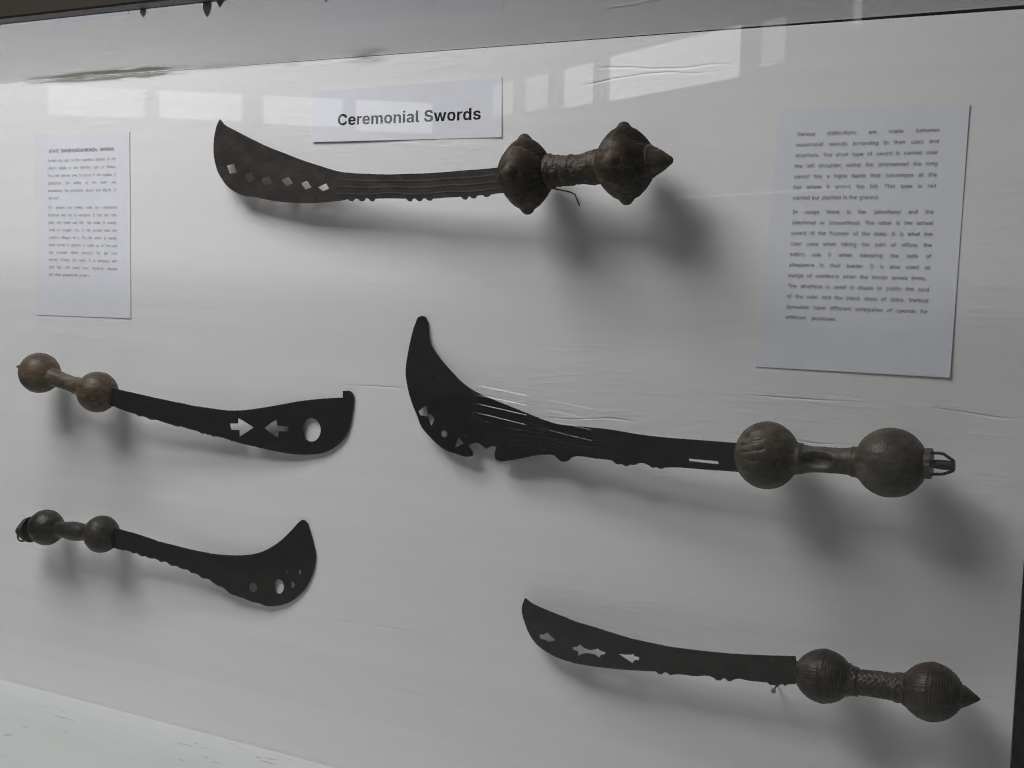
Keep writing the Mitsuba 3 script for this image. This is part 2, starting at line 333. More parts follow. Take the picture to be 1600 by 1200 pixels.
# outlines in metres on the board (x, z); depth = distance of the blade's middle from the board along x; balls: centre, half length, radius; grip and fin: x, y, z, radius
SWORD_1 = dict(
    depth=[[-1.164,0.022],[-1.074,0.026],[-0.914,0.039],[-0.692,0.058],[-0.507,0.062]],
    outline=[[-1.1654,0.1989],[-1.1584,0.1919],[-1.1401,0.1834],[-1.104,0.1683],[-1.0746,0.1568],[-1.0447,0.1475],[-1.0153,0.138],[-0.9865,0.1303],[-0.9638,0.1242],[-0.947,0.1204],[-0.9304,0.1184],[-0.9032,0.1165],[-0.8631,0.1148],[-0.8242,0.1147],[-0.7863,0.1151],[-0.769,0.1158],[-0.7446,0.117],[-0.7207,0.1178],[-0.688,0.1194],[-0.6832,0.105],[-0.6861,0.0885],[-0.6987,0.0875],[-0.7052,0.086],[-0.708,0.0841],[-0.7116,0.0837],[-0.7147,0.0857],[-0.7199,0.0862],[-0.7247,0.0853],[-0.727,0.0823],[-0.7318,0.0828],[-0.7342,0.0848],[-0.7378,0.0844],[-0.7395,0.0815],[-0.7426,0.0809],[-0.7458,0.0826],[-0.7475,0.0846],[-0.7683,0.084],[-0.7919,0.0827],[-0.7944,0.0801],[-0.7994,0.0808],[-0.802,0.0828],[-0.8071,0.0833],[-0.8108,0.0797],[-0.8146,0.0801],[-0.8185,0.083],[-0.8236,0.0831],[-0.8261,0.0798],[-0.83,0.0799],[-0.8339,0.0832],[-0.8626,0.0839],[-0.8852,0.0838],[-0.8879,0.0805],[-0.8919,0.0805],[-0.896,0.0839],[-0.9014,0.0844],[-0.9041,0.0811],[-0.9095,0.0807],[-0.9136,0.0835],[-0.9191,0.0841],[-0.9232,0.0808],[-0.9287,0.0815],[-0.9314,0.0843],[-0.9356,0.0831],[-0.9578,0.0808],[-0.9861,0.0793],[-1.015,0.0791],[-1.0444,0.0807],[-1.0744,0.0841],[-1.104,0.0888],[-1.119,0.0901],[-1.1341,0.0948],[-1.1494,0.1028],[-1.1616,0.1143],[-1.1692,0.1246],[-1.1742,0.1372],[-1.1771,0.1508],[-1.1771,0.1644],[-1.1746,0.1801],[-1.1704,0.1912]],
    holes=[[[-1.153,0.1333],[-1.1386,0.1357],[-1.1341,0.1228],[-1.1478,0.122]],[[-1.1205,0.1192],[-1.1085,0.1245],[-1.0987,0.1144],[-1.1124,0.109]],[[-1.0907,0.1131],[-1.0745,0.1172],[-1.0669,0.1072],[-1.0803,0.1041]],[[-1.0511,0.1113],[-1.0371,0.1154],[-1.0292,0.1065],[-1.0409,0.1023]],[[-1.0151,0.1062],[-1.0036,0.1093],[-0.9954,0.1005],[-1.0064,0.0974]],[[-0.984,0.1003],[-0.9693,0.1054],[-0.9641,0.0979],[-0.9749,0.0948]]],
    balls=[[[-0.655,-0.0588,0.1103],0.0355,0.0456],[[-0.5255,-0.0616,0.1204],0.0376,0.045]],
    grip=[[-0.6239,-0.0595,0.1135,0.0206],[-0.6187,-0.0596,0.1134,0.0198],[-0.617,-0.0596,0.1138,0.0183],[-0.6009,-0.06,0.1139,0.0178],[-0.5842,-0.0603,0.1147,0.0173],[-0.5734,-0.0606,0.1159,0.018],[-0.5635,-0.0608,0.1172,0.0202],[-0.5513,-0.061,0.1181,0.0201]],
    fin=[[-0.5072,-0.062,0.1215,0.0271],[-0.501,-0.062,0.1219,0.0227],[-0.4932,-0.062,0.1224,0.0186],[-0.4809,-0.062,0.1227,0.0123],[-0.4717,-0.062,0.1229,0.0058],[-0.4686,-0.062,0.1232,0.0036],[-0.4671,-0.062,0.1232,0.0007]],
)
SWORD_2 = dict(
    depth=[[-1.516,0.047],[-1.366,0.045],[-1.16,0.022],[-1.016,0.005],[-0.946,0.003]],
    outline=[[-1.3636,-0.1975],[-1.3481,-0.1995],[-1.2837,-0.2076],[-1.2379,-0.213],[-1.2379,-0.2125],[-1.2167,-0.2153],[-1.1957,-0.2166],[-1.1748,-0.2179],[-1.1583,-0.2186],[-1.1338,-0.2174],[-1.1136,-0.2145],[-1.0936,-0.2106],[-1.0738,-0.2065],[-1.0541,-0.202],[-1.0346,-0.1977],[-1.0152,-0.1944],[-0.9947,-0.1913],[-0.9745,-0.189],[-0.9609,-0.1876],[-0.961,-0.1783],[-0.9487,-0.1783],[-0.9456,-0.1807],[-0.9442,-0.1856],[-0.9449,-0.1965],[-0.9464,-0.2084],[-0.9492,-0.222],[-0.954,-0.2359],[-0.9609,-0.2467],[-0.9699,-0.2551],[-0.98,-0.2619],[-0.9941,-0.2683],[-1.0044,-0.2709],[-1.0245,-0.2735],[-1.044,-0.2742],[-1.0637,-0.2731],[-1.0835,-0.2712],[-1.1035,-0.2687],[-1.1237,-0.2664],[-1.1441,-0.263],[-1.1646,-0.2588],[-1.175,-0.2584],[-1.1781,-0.2593],[-1.1833,-0.2567],[-1.1875,-0.257],[-1.1906,-0.2551],[-1.1969,-0.2559],[-1.2011,-0.254],[-1.2169,-0.2511],[-1.2381,-0.2472],[-1.2382,-0.2488],[-1.261,-0.2447],[-1.2817,-0.2409],[-1.2887,-0.2414],[-1.2957,-0.2387],[-1.3038,-0.2374],[-1.3097,-0.2383],[-1.3143,-0.2357],[-1.3308,-0.2325],[-1.3568,-0.2258],[-1.3716,-0.2219]],
    holes=[[[-1.1495,-0.2378],[-1.1359,-0.2368],[-1.1359,-0.2286],[-1.1278,-0.2315],[-1.1096,-0.2404],[-1.1217,-0.2486],[-1.1333,-0.2553],[-1.1339,-0.246],[-1.1481,-0.2461]],[[-1.0912,-0.2403],[-1.0816,-0.2327],[-1.0713,-0.2268],[-1.0697,-0.2354],[-1.0524,-0.2353],[-1.052,-0.2419],[-1.0677,-0.2427],[-1.0687,-0.2518],[-1.0796,-0.2474]],[[-0.9983,-0.2358],[-0.9988,-0.2402],[-1.0003,-0.2444],[-1.0029,-0.248],[-1.0062,-0.251],[-1.01,-0.253],[-1.0142,-0.2539],[-1.0182,-0.2537],[-1.0219,-0.2523],[-1.025,-0.2498],[-1.0274,-0.2465],[-1.029,-0.2425],[-1.0295,-0.2382],[-1.029,-0.2338],[-1.0275,-0.2297],[-1.0251,-0.226],[-1.022,-0.2231],[-1.0184,-0.2212],[-1.0144,-0.2203],[-1.0102,-0.2206],[-1.0064,-0.222],[-1.003,-0.2244],[-1.0005,-0.2276],[-0.9989,-0.2315]]],
    balls=[[[-1.3895,-0.0453,-0.2059],0.0308,0.0313],[[-1.5133,-0.047,-0.1841],0.0318,0.0318]],
    grip=[[-1.488,-0.0466,-0.1885,0.015],[-1.4741,-0.0464,-0.1912,0.0135],[-1.4603,-0.0463,-0.1938,0.0124],[-1.4439,-0.046,-0.1972,0.0124],[-1.4276,-0.0458,-0.2001,0.0138],[-1.4168,-0.0457,-0.2019,0.0168]],
    fin=[[-1.5537,-0.047,-0.1778,0.0061],[-1.5581,-0.047,-0.1776,0.0036],[-1.561,-0.047,-0.1772,0.0029],[-1.564,-0.047,-0.1769,0.0015]],
)
SWORD_3 = dict(
    depth=[[-1.512,0.043],[-1.386,0.042],[-1.222,0.022],[-1.078,0.005],[-1.043,0.0026],[-1.011,0.0024]],
    outline=[[-1.3724,-0.4153],[-1.3567,-0.4164],[-1.3266,-0.4203],[-1.2856,-0.4274],[-1.3148,-0.4238],[-1.2929,-0.4271],[-1.2711,-0.4295],[-1.2495,-0.4318],[-1.2281,-0.4341],[-1.2068,-0.4358],[-1.1857,-0.4368],[-1.1647,-0.4363],[-1.1439,-0.4345],[-1.1233,-0.4314],[-1.1029,-0.4253],[-1.0867,-0.417],[-1.0724,-0.4073],[-1.0579,-0.3947],[-1.0456,-0.3822],[-1.0372,-0.3733],[-1.0319,-0.3695],[-1.0266,-0.3699],[-1.0223,-0.3741],[-1.0201,-0.3799],[-1.0158,-0.3899],[-1.0115,-0.4033],[-1.0082,-0.4152],[-1.0088,-0.4275],[-1.0112,-0.4402],[-1.0165,-0.4532],[-1.0238,-0.4667],[-1.0345,-0.4789],[-1.0472,-0.4896],[-1.0617,-0.4979],[-1.0763,-0.5023],[-1.0926,-0.5044],[-1.1028,-0.5024],[-1.1192,-0.5008],[-1.1316,-0.4978],[-1.1481,-0.495],[-1.1554,-0.4935],[-1.1606,-0.4896],[-1.169,-0.4851],[-1.1774,-0.4839],[-1.1858,-0.4798],[-1.1911,-0.4764],[-1.1985,-0.4758],[-1.2038,-0.4764],[-1.2091,-0.4724],[-1.2176,-0.4698],[-1.223,-0.4704],[-1.2283,-0.4664],[-1.239,-0.4658],[-1.2444,-0.4645],[-1.2497,-0.4623],[-1.2573,-0.4632],[-1.2638,-0.4602],[-1.2692,-0.458],[-1.2779,-0.4594],[-1.2833,-0.4568],[-1.2909,-0.4554],[-1.2953,-0.4563],[-1.3041,-0.4541],[-1.3151,-0.4538],[-1.3207,-0.4506],[-1.329,-0.4512],[-1.3373,-0.4486],[-1.3477,-0.4488],[-1.3603,-0.4476],[-1.3771,-0.4449]],
    holes=[[[-1.1087,-0.4787],[-1.1095,-0.4818],[-1.1115,-0.4844],[-1.1145,-0.4861],[-1.1178,-0.4865],[-1.1207,-0.4856],[-1.1228,-0.4834],[-1.1235,-0.4805],[-1.1228,-0.4775],[-1.1207,-0.4748],[-1.1178,-0.4731],[-1.1145,-0.4727],[-1.1115,-0.4737],[-1.1095,-0.4759]],[[-1.0628,-0.4717],[-1.0634,-0.4755],[-1.065,-0.4789],[-1.0675,-0.4817],[-1.0705,-0.4834],[-1.0738,-0.4838],[-1.0769,-0.4829],[-1.0794,-0.4809],[-1.081,-0.4778],[-1.0815,-0.4742],[-1.081,-0.4704],[-1.0794,-0.467],[-1.0769,-0.4643],[-1.0739,-0.4626],[-1.0706,-0.4622],[-1.0675,-0.4631],[-1.065,-0.4651],[-1.0634,-0.4682]],[[-1.0446,-0.4665],[-1.045,-0.4685],[-1.046,-0.4702],[-1.0475,-0.4712],[-1.0491,-0.4714],[-1.0506,-0.4708],[-1.0517,-0.4694],[-1.052,-0.4675],[-1.0517,-0.4655],[-1.0507,-0.4638],[-1.0492,-0.4628],[-1.0475,-0.4625],[-1.046,-0.4632],[-1.045,-0.4646]],[[-1.0563,-0.4498],[-1.0568,-0.452],[-1.0583,-0.4535],[-1.06,-0.4537],[-1.0615,-0.4526],[-1.0621,-0.4506],[-1.0615,-0.4484],[-1.0601,-0.4469],[-1.0583,-0.4467],[-1.0568,-0.4478]],[[-1.0334,-0.4459],[-1.0339,-0.4481],[-1.0354,-0.4496],[-1.0373,-0.4498],[-1.0388,-0.4488],[-1.0394,-0.4468],[-1.0388,-0.4446],[-1.0373,-0.4431],[-1.0355,-0.4428],[-1.034,-0.4439]]],
    balls=[[[-1.3878,-0.042,-0.4279],0.0263,0.0288],[[-1.5087,-0.043,-0.432],0.0281,0.0284]],
    grip=[[-1.4809,-0.0427,-0.4317,0.0132],[-1.4696,-0.0427,-0.4313,0.0127],[-1.4583,-0.0426,-0.431,0.0141],[-1.4471,-0.0425,-0.4306,0.0149],[-1.4332,-0.0424,-0.4299,0.0141],[-1.4221,-0.0423,-0.4295,0.0125],[-1.4111,-0.0422,-0.4292,0.014]],
    fin=[[-1.5419,-0.043,-0.4393,0.0206],[-1.5479,-0.043,-0.4405,0.0186],[-1.5539,-0.043,-0.4418,0.0176],[-1.5613,-0.043,-0.4427,0.0135],[-1.5673,-0.043,-0.444,0.0104],[-1.5704,-0.043,-0.4449,0.0052],[-1.5719,-0.043,-0.4451,0.0021]],
)
SWORD_4 = dict(
    lift=[-0.17,-0.08,0.25],
    depth=[[-0.847,0.013],[-0.824,0.014],[-0.705,0.019],[-0.546,0.038],[-0.383,0.052],[-0.144,0.057]],
    outline=[[-0.8406,-0.0714],[-0.8348,-0.069],[-0.829,-0.0699],[-0.8259,-0.0751],[-0.8248,-0.0856],[-0.823,-0.0972],[-0.8157,-0.1085],[-0.8017,-0.1235],[-0.7827,-0.1392],[-0.764,-0.1529],[-0.7485,-0.1608],[-0.7309,-0.1667],[-0.7112,-0.1724],[-0.6866,-0.1786],[-0.6621,-0.1846],[-0.6381,-0.1905],[-0.6192,-0.1937],[-0.5916,-0.1937],[-0.5468,-0.1932],[-0.504,-0.1955],[-0.4765,-0.1959],[-0.4363,-0.1949],[-0.3846,-0.1935],[-0.3576,-0.1929],[-0.3562,-0.2252],[-0.382,-0.2262],[-0.4218,-0.228],[-0.4616,-0.2302],[-0.471,-0.2318],[-0.475,-0.2335],[-0.4805,-0.2321],[-0.486,-0.2335],[-0.4916,-0.2308],[-0.5028,-0.2295],[-0.509,-0.2324],[-0.5153,-0.2331],[-0.5205,-0.2356],[-0.526,-0.2337],[-0.5335,-0.2341],[-0.539,-0.2308],[-0.5499,-0.2301],[-0.5632,-0.2306],[-0.5768,-0.2301],[-0.5904,-0.2311],[-0.596,-0.2333],[-0.6016,-0.2379],[-0.6085,-0.2397],[-0.6144,-0.2383],[-0.6203,-0.234],[-0.6368,-0.2342],[-0.651,-0.237],[-0.6702,-0.2426],[-0.6897,-0.2475],[-0.7045,-0.2496],[-0.7094,-0.248],[-0.7106,-0.245],[-0.7086,-0.2313],[-0.717,-0.2321],[-0.7241,-0.2359],[-0.7303,-0.2323],[-0.7364,-0.2293],[-0.7437,-0.2305],[-0.7522,-0.2344],[-0.7447,-0.2421],[-0.7446,-0.2474],[-0.7507,-0.2491],[-0.7705,-0.2468],[-0.7856,-0.244],[-0.7984,-0.2378],[-0.8139,-0.2264],[-0.8257,-0.2156],[-0.8324,-0.2022],[-0.8405,-0.1867],[-0.849,-0.1647],[-0.8534,-0.1479],[-0.8526,-0.1222],[-0.8494,-0.1006],[-0.8447,-0.0812]],
    holes=[[[-0.8312,-0.1956],[-0.8185,-0.1864],[-0.8149,-0.1997],[-0.8099,-0.1982],[-0.8046,-0.2041],[-0.8103,-0.2147],[-0.8135,-0.2081],[-0.8157,-0.2012],[-0.8285,-0.2008]],[[-0.7841,-0.2219],[-0.7847,-0.2241],[-0.7865,-0.2259],[-0.789,-0.2267],[-0.7915,-0.2263],[-0.7934,-0.2249],[-0.7941,-0.2229],[-0.7935,-0.2207],[-0.7917,-0.2189],[-0.7892,-0.2181],[-0.7867,-0.2185],[-0.7848,-0.2199]],[[-0.7673,-0.2242],[-0.7589,-0.2319],[-0.772,-0.2385]],[[-0.7547,-0.2231],[-0.7554,-0.2242],[-0.7569,-0.2244],[-0.7576,-0.2233],[-0.7569,-0.2222],[-0.7554,-0.222]],[[-0.8086,-0.1482],[-0.8092,-0.1491],[-0.8104,-0.1492],[-0.8112,-0.1483],[-0.8106,-0.1474],[-0.8094,-0.1473]],[[-0.4406,-0.2177],[-0.4041,-0.2169],[-0.4039,-0.2199],[-0.44,-0.2201]]],
    balls=[[[-0.3476,-0.0527,-0.2041],0.0358,0.0379],[[-0.2134,-0.0556,-0.1988],0.0377,0.0371]],
    grip=[[-0.3191,-0.0533,-0.2032,0.0212],[-0.3126,-0.0535,-0.2043,0.0177],[-0.3062,-0.0536,-0.204,0.0155],[-0.2928,-0.0539,-0.2034,0.0144],[-0.2824,-0.0541,-0.2027,0.0143],[-0.2686,-0.0544,-0.2024,0.0142],[-0.2562,-0.0547,-0.2019,0.0149],[-0.2494,-0.0548,-0.2019,0.0166],[-0.2427,-0.0549,-0.2012,0.0206]],
    fin=[[-0.1797,-0.0563,-0.1962,0.0158],[-0.172,-0.0564,-0.1958,0.0157],[-0.1606,-0.0567,-0.195,0.012],[-0.1492,-0.0569,-0.1958,0.006]],
)
SWORD_5 = dict(
    depth=[[-0.664,0.016],[-0.585,0.028],[-0.454,0.04],[-0.308,0.047],[-0.112,0.05]],
    outline=[[-0.6638,-0.4247],[-0.656,-0.4286],[-0.6381,-0.4327],[-0.6106,-0.4368],[-0.5861,-0.4404],[-0.5581,-0.4424],[-0.5352,-0.4449],[-0.5016,-0.447],[-0.4797,-0.4471],[-0.4582,-0.4469],[-0.4271,-0.445],[-0.3967,-0.4424],[-0.3382,-0.4347],[-0.3066,-0.4296],[-0.3054,-0.4352],[-0.295,-0.4343],[-0.2939,-0.4564],[-0.304,-0.4593],[-0.3051,-0.4615],[-0.3127,-0.463],[-0.3165,-0.4657],[-0.3194,-0.4644],[-0.3223,-0.4656],[-0.3251,-0.4679],[-0.33,-0.4675],[-0.3339,-0.4683],[-0.337,-0.466],[-0.3518,-0.4676],[-0.3425,-0.4663],[-0.356,-0.4681],[-0.3766,-0.4703],[-0.3804,-0.4734],[-0.3844,-0.4738],[-0.3875,-0.4715],[-0.3905,-0.4721],[-0.3924,-0.4744],[-0.3973,-0.4758],[-0.4015,-0.4733],[-0.4258,-0.4762],[-0.4485,-0.4787],[-0.4516,-0.4797],[-0.4558,-0.4812],[-0.4601,-0.4791],[-0.4633,-0.4794],[-0.4665,-0.4821],[-0.4707,-0.483],[-0.4741,-0.4804],[-0.5002,-0.4849],[-0.5336,-0.4895],[-0.568,-0.4925],[-0.5916,-0.4933],[-0.6163,-0.4913],[-0.6314,-0.4871],[-0.6442,-0.4813],[-0.6547,-0.4716],[-0.6628,-0.4581],[-0.6673,-0.4459],[-0.6676,-0.4351]],
    holes=[[[-0.6408,-0.4687],[-0.6321,-0.4664],[-0.6309,-0.4634],[-0.6266,-0.464],[-0.6157,-0.4702],[-0.6273,-0.4748],[-0.6288,-0.4737],[-0.6394,-0.4727]],[[-0.5903,-0.4739],[-0.5827,-0.4719],[-0.5793,-0.4681],[-0.5733,-0.4715],[-0.5663,-0.4726],[-0.5583,-0.4706],[-0.5537,-0.4682],[-0.5502,-0.4706],[-0.5434,-0.4707],[-0.5444,-0.4736],[-0.5501,-0.4752],[-0.5511,-0.4796],[-0.5581,-0.4768],[-0.5685,-0.4768],[-0.5766,-0.4795],[-0.5811,-0.483],[-0.5825,-0.4771],[-0.5897,-0.477]],[[-0.5253,-0.4695],[-0.5086,-0.4672],[-0.5053,-0.4651],[-0.5041,-0.4679],[-0.4975,-0.4676],[-0.498,-0.4718],[-0.504,-0.4724],[-0.506,-0.4769]]],
    balls=[[[-0.2738,-0.0475,-0.4463],0.0321,0.0296],[[-0.1595,-0.0493,-0.4419],0.0328,0.0311]],
    grip=[[-0.2475,-0.0479,-0.4454,0.0183],[-0.2433,-0.048,-0.4457,0.0166],[-0.2413,-0.048,-0.4457,0.0162],[-0.2371,-0.0481,-0.446,0.0158],[-0.235,-0.0481,-0.4459,0.014],[-0.2166,-0.0484,-0.4445,0.0143],[-0.1997,-0.0487,-0.4441,0.0146],[-0.1964,-0.0487,-0.4438,0.0159],[-0.191,-0.0488,-0.4439,0.0159],[-0.1857,-0.0489,-0.4435,0.0186]],
    fin=[[-0.1311,-0.0497,-0.4409,0.0128],[-0.1261,-0.0498,-0.4405,0.0111],[-0.1223,-0.0498,-0.4405,0.0088],[-0.1159,-0.0499,-0.4406,0.0044],[-0.1128,-0.05,-0.4405,0.0023],[-0.1109,-0.05,-0.4403,0.0005]],
)

# ---------------------------------------------------------------- sheets of paper with their print
def sheet(key, corners, curl, gap=0.0022):
    """A sheet of paper on the board from its four corners (x, z: top left, top right, bottom right, bottom left), slightly bowed. Returns its surface function."""
    c = np.array(corners, float)
    def at(u, v):                                      # u right, v down, both 0..1
        u, v = np.asarray(u, float), np.asarray(v, float)
        p = ((1 - u) * (1 - v))[..., None] * c[0] + (u * (1 - v))[..., None] * c[1] + (u * v)[..., None] * c[2] + ((1 - u) * v)[..., None] * c[3]
        return np.stack([p[..., 0], -(gap + curl(u, v)), p[..., 1]], -1)
    nu, nv = 40, 40
    uu, vv = np.meshgrid(np.linspace(0, 1, nu + 1), np.linspace(0, 1, nv + 1), indexing='ij')
    front = at(uu, vv).reshape(-1, 3)
    back = front + (0, 0.0004, 0)
    i, j = np.meshgrid(np.arange(nu), np.arange(nv), indexing='ij')
    q = np.stack([i * (nv + 1) + j, i * (nv + 1) + j + 1, (i + 1) * (nv + 1) + j + 1, (i + 1) * (nv + 1) + j], -1).reshape(-1, 4)
    n = len(front)
    rim = [a * (nv + 1) for a in range(nu + 1)] + [nu * (nv + 1) + b for b in range(1, nv + 1)] + [a * (nv + 1) + nv for a in range(nu - 1, -1, -1)] + [b for b in range(nv - 1, 0, -1)]
    side = [[rim[k], rim[(k + 1) % len(rim)], rim[(k + 1) % len(rim)] + n, rim[k] + n] for k in range(len(rim))]
    f = np.vstack([q, q[:, ::-1] + n, side])
    f = np.vstack([f[:, [0, 1, 2]], f[:, [0, 2, 3]]])
    m = trimesh.Trimesh(np.vstack([front, back]), f, process=False)
    m.fix_normals()
    part(key, 'page', m, 'paper', 40)
    inv = np.linalg.inv(np.stack([c[1] - c[0], c[3] - c[0]], 1))
    def depth(x, z):
        uv = (np.stack([x, z], -1) - c[0]) @ inv.T
        return -(gap + curl(np.clip(uv[:, 0], 0, 1), np.clip(uv[:, 1], 0, 1)))
    return depth

LETTERS = {}
def lettering(text, cap, weight):
    """Flat print: capitals "cap" tall in the xy plane from the origin, as a thin mesh."""
    from PIL import Image, ImageDraw, ImageFont
    from shapely import affinity, box as sbox, union_all
    import glob
    if weight not in LETTERS:
        LETTERS[weight] = ImageFont.truetype(glob.glob('/opt/blender-*/*/datafiles/fonts/Inter.woff2')[0], 72)
        LETTERS[weight].set_variation_by_axes([14, weight])
    font = LETTERS[weight]
    x0, y0, x1, y1 = font.getbbox(text, anchor='ls')
    im = Image.new('L', (x1 - x0 + 8, y1 - y0 + 8))
    ImageDraw.Draw(im).text((4 - x0, 4 - y0), text, 255, font, anchor='ls')
    on = np.pad(np.asarray(im) > 127, ((0, 0), (1, 1))).astype(np.int8)
    rows, starts = np.nonzero(np.diff(on, axis=1) == 1)
    ends = np.nonzero(np.diff(on, axis=1) == -1)[1]
    shape = union_all(sbox(starts, -rows - 1, ends, -rows)).buffer(0.6).buffer(-0.6).simplify(0.7)
    s = cap / 52.4
    shape = affinity.affine_transform(shape, [s, 0, 0, s, -4 * s, (4 - y0) * s])
    return cat([trimesh.creation.extrude_polygon(g, 0.00008, engine='earcut') for g in getattr(shape, 'geoms', [shape])])

def text_line(key, text, x0, x1, z, cap, depth, ink, z1=None, bold=False, justify=True, slant=()):
    """One printed line from x0, words spread so that it ends at x1 when justified; else natural spacing, squeezed to end at x1."""
    words = text.split()
    meshes, widths = [], []
    for w in words:
        m = lettering(w, cap, 700 if bold else 440)
        if any(s in w for s in slant):
            m.vertices[:, 0] += 0.22 * m.vertices[:, 1]
        meshes.append(m); widths.append(m.bounds[1][0])
    if justify:
        tot, gaps = sum(widths), len(words) - 1
        space = 0.42 * cap
        k = min(1.0, (x1 - x0 - gaps * space) / tot)
        space = (x1 - x0 - k * tot) / max(gaps, 1)
    else:
        space = 0.38 * cap
        k = (x1 - x0) / (sum(widths) + space * (len(words) - 1)) if x1 else 0.92
        space *= k
    x, out = x0, []
    for m, w in zip(meshes, widths):
        m.vertices[:, 0] = m.vertices[:, 0] * k + x
        x += w * k + space
        out.append(m)
    m = cat(out)
    X = m.vertices[:, 0]
    zb = z if z1 is None else z + (z1 - z) * (X - x0) / (x1 - x0)
    Z = m.vertices[:, 1] + zb
    Y = depth(X, Z) - 0.00012 - m.vertices[:, 2]
    m = trimesh.Trimesh(np.stack([X, Y, Z], -1), m.faces, process=False)
    part(key, 'text_line', m, ink)

t = thing('title_sheet', 'white strip of paper headed Ceremonial Swords above the topmost sword', 'sign')
d = sheet(t, [(-1.0187, 0.2342), (-0.7222, 0.2375), (-0.7203, 0.1626), (-1.0182, 0.1646)],
          lambda u, v: 0.0017 * v ** 2 * (0.55 + 0.45 * np.cos(2.6 * u + 0.4)) + 0.0006 * np.clip(u - 0.86, 0, 1) * 5 * v + 0.0005 * np.sin(7 * u) * v, 0.0008)
text_line(t, 'Ceremonial Swords', -0.9757, -0.7516, 0.1858, 0.0150, d, 'ink', bold=True, justify=False)

t = thing('text_sheet', 'white sheet with two printed paragraphs at the upper right of the board', 'information sheet')
d = sheet(t, [(-0.3659, 0.1847), (-0.1626, 0.1803), (-0.1660, -0.1089), (-0.3795, -0.1099)],
          lambda u, v: 0.0014 * v ** 6 * (0.6 + 0.4 * u) + 0.0009 * u ** 8 * (1 - 0.7 * v) + 0.0002 * np.sin(5 * v + 3 * u), 0.0005)
P1 = ['Various distinctions are made between', 'ceremonial swords according to their uses and', 'structure. The short type of sword is carried over', 'the left shoulder, whilst the (afenatene) the long',
      'sword has a triple blade that converges at the', 'top where it enters the hilt. This type is not', 'carried but planted in the ground.']
P2 = ['In usage there is the (akrafena) and the', '(akofena) or (nsuaefena). The latter is the actual', 'sword of the founder of the state. It is what the', 'ruler uses when taking the oath of office, the',
      'elders use it when swearing the oath of', 'allegiance to their leader. It is also used as', 'badge of credence when the leader sends them.', 'The akrafena is used in rituals to purify the soul',
      'of the ruler and the black stool of state. Various', 'dynasties have different categories of swords for', 'different purposes.']
SL = ('afena', 'akrafena', 'akofena', 'nsuaef')
for k, s in enumerate(P1):
    z = 0.1523 - k * (0.1523 - 0.0817) / 6
    x0 = -0.3440 - 0.0014 * k / 6
    text_line(t, s, x0, -0.1915 if k < 6 else -0.2505, z, 0.0043, d, 'ink_grey', slant=SL)
for k, s in enumerate(P2):
    z = 0.0658 - k * (0.0658 + 0.0532) / 10
    x0 = -0.3448 - 0.0028 * k / 10
    text_line(t, s, x0, {10: -0.2900, 6: -0.1965}.get(k, -0.1925), z, 0.0043, d, 'ink_grey', slant=SL)

t = thing('text_sheet', 'white sheet with a bold heading and small print at the far left of the board', 'information sheet')
d = sheet(t, [(-1.5700, 0.195), (-1.3625, 0.1915), (-1.3637, -0.0935), (-1.5727, -0.0963)],
          lambda u, v: 0.0010 * u ** 8 * (1 - 0.4 * v) + 0.0007 * v ** 4 + 0.0001 * np.sin(4 * v + 2 * u), 0.0004)
text_line(t, 'STATE SWORDS/CEREMONIAL SWORDS', -1.5378, -1.3956, 0.1624, 0.0050, d, 'ink_grey', bold=True)
Q1 = ['Swords are part of the important objects of the', "chief's regalia in the southern part of Ghana.", 'They are second only to stools in the regalia. It', 'symbolizes the ability of the chief and', 'emphasizes the protection, power and dignity of', 'the chief.']
Q2 = ['The swords are mainly used for ceremonial', 'purposes and not as weapons. It has two main', 'parts, the blade and hilt. The blade is usually', 'made of wrought iron. It has incised lines and', 'symbolic designs on it. The hilt which is usually',
      'wood carved in patterns is made up of the gold', 'leaf gummed which presents the hilt runs', 'directly through the band. It is wrapped with', 'gold leaf with wavy lines, chevrons, zigzags', 'and other geometrical patterns.']
for k, s in enumerate(Q1):
    text_line(t, s, -1.5412, -1.3925 if k < 5 else -1.515, 0.1479 - k * 0.01177, 0.0042, d, 'ink_grey')
for k, s in enumerate(Q2):
    text_line(t, s, -1.5420, -1.3915 if k < 9 else -1.4506, 0.0742 - k * 0.01180, 0.0042, d, 'ink_grey')

# ---------------------------------------------------------------- swords
def smoothed(pts, corner=38, sub=4):
    """The closed outline through the points, curved where it turns gently and sharp where it turns by more than "corner" degrees."""
    p = np.array(pts, float)
    n = len(p)
    e = np.roll(p, -1, 0) - p
    le = np.linalg.norm(e, axis=1)
    un = e / le[:, None]
    turn = np.degrees(np.arccos(np.clip((un * np.roll(un, 1, 0)).sum(1), -1, 1)))
    tan = np.roll(un, 1, 0) * np.roll(le, -0)[:, None] + un * np.roll(le, 1)[:, None]
    tan /= np.maximum(np.linalg.norm(tan, axis=1, keepdims=True), 1e-9)
    out = []
    for i in range(n):
        j = (i + 1) % n
        a = tan[i] if turn[i] < corner else un[i]
        b = tan[j] if turn[j] < corner else un[i]
        for s in np.arange(sub) / sub:
            h = (2 * s**3 - 3 * s**2 + 1) * p[i] + (s**3 - 2 * s**2 + s) * le[i] * a + (-2 * s**3 + 3 * s**2) * p[j] + (s**3 - s**2) * le[i] * b
            out.append(h)
    return np.array(out)

def lift(S, z):
    z0, z1, f = S.get('lift', (-9, -8, 1.0))           # the blade bends towards the board between the heights z0 and z1
    return np.interp(z, [z0, z1], [1.0, f])

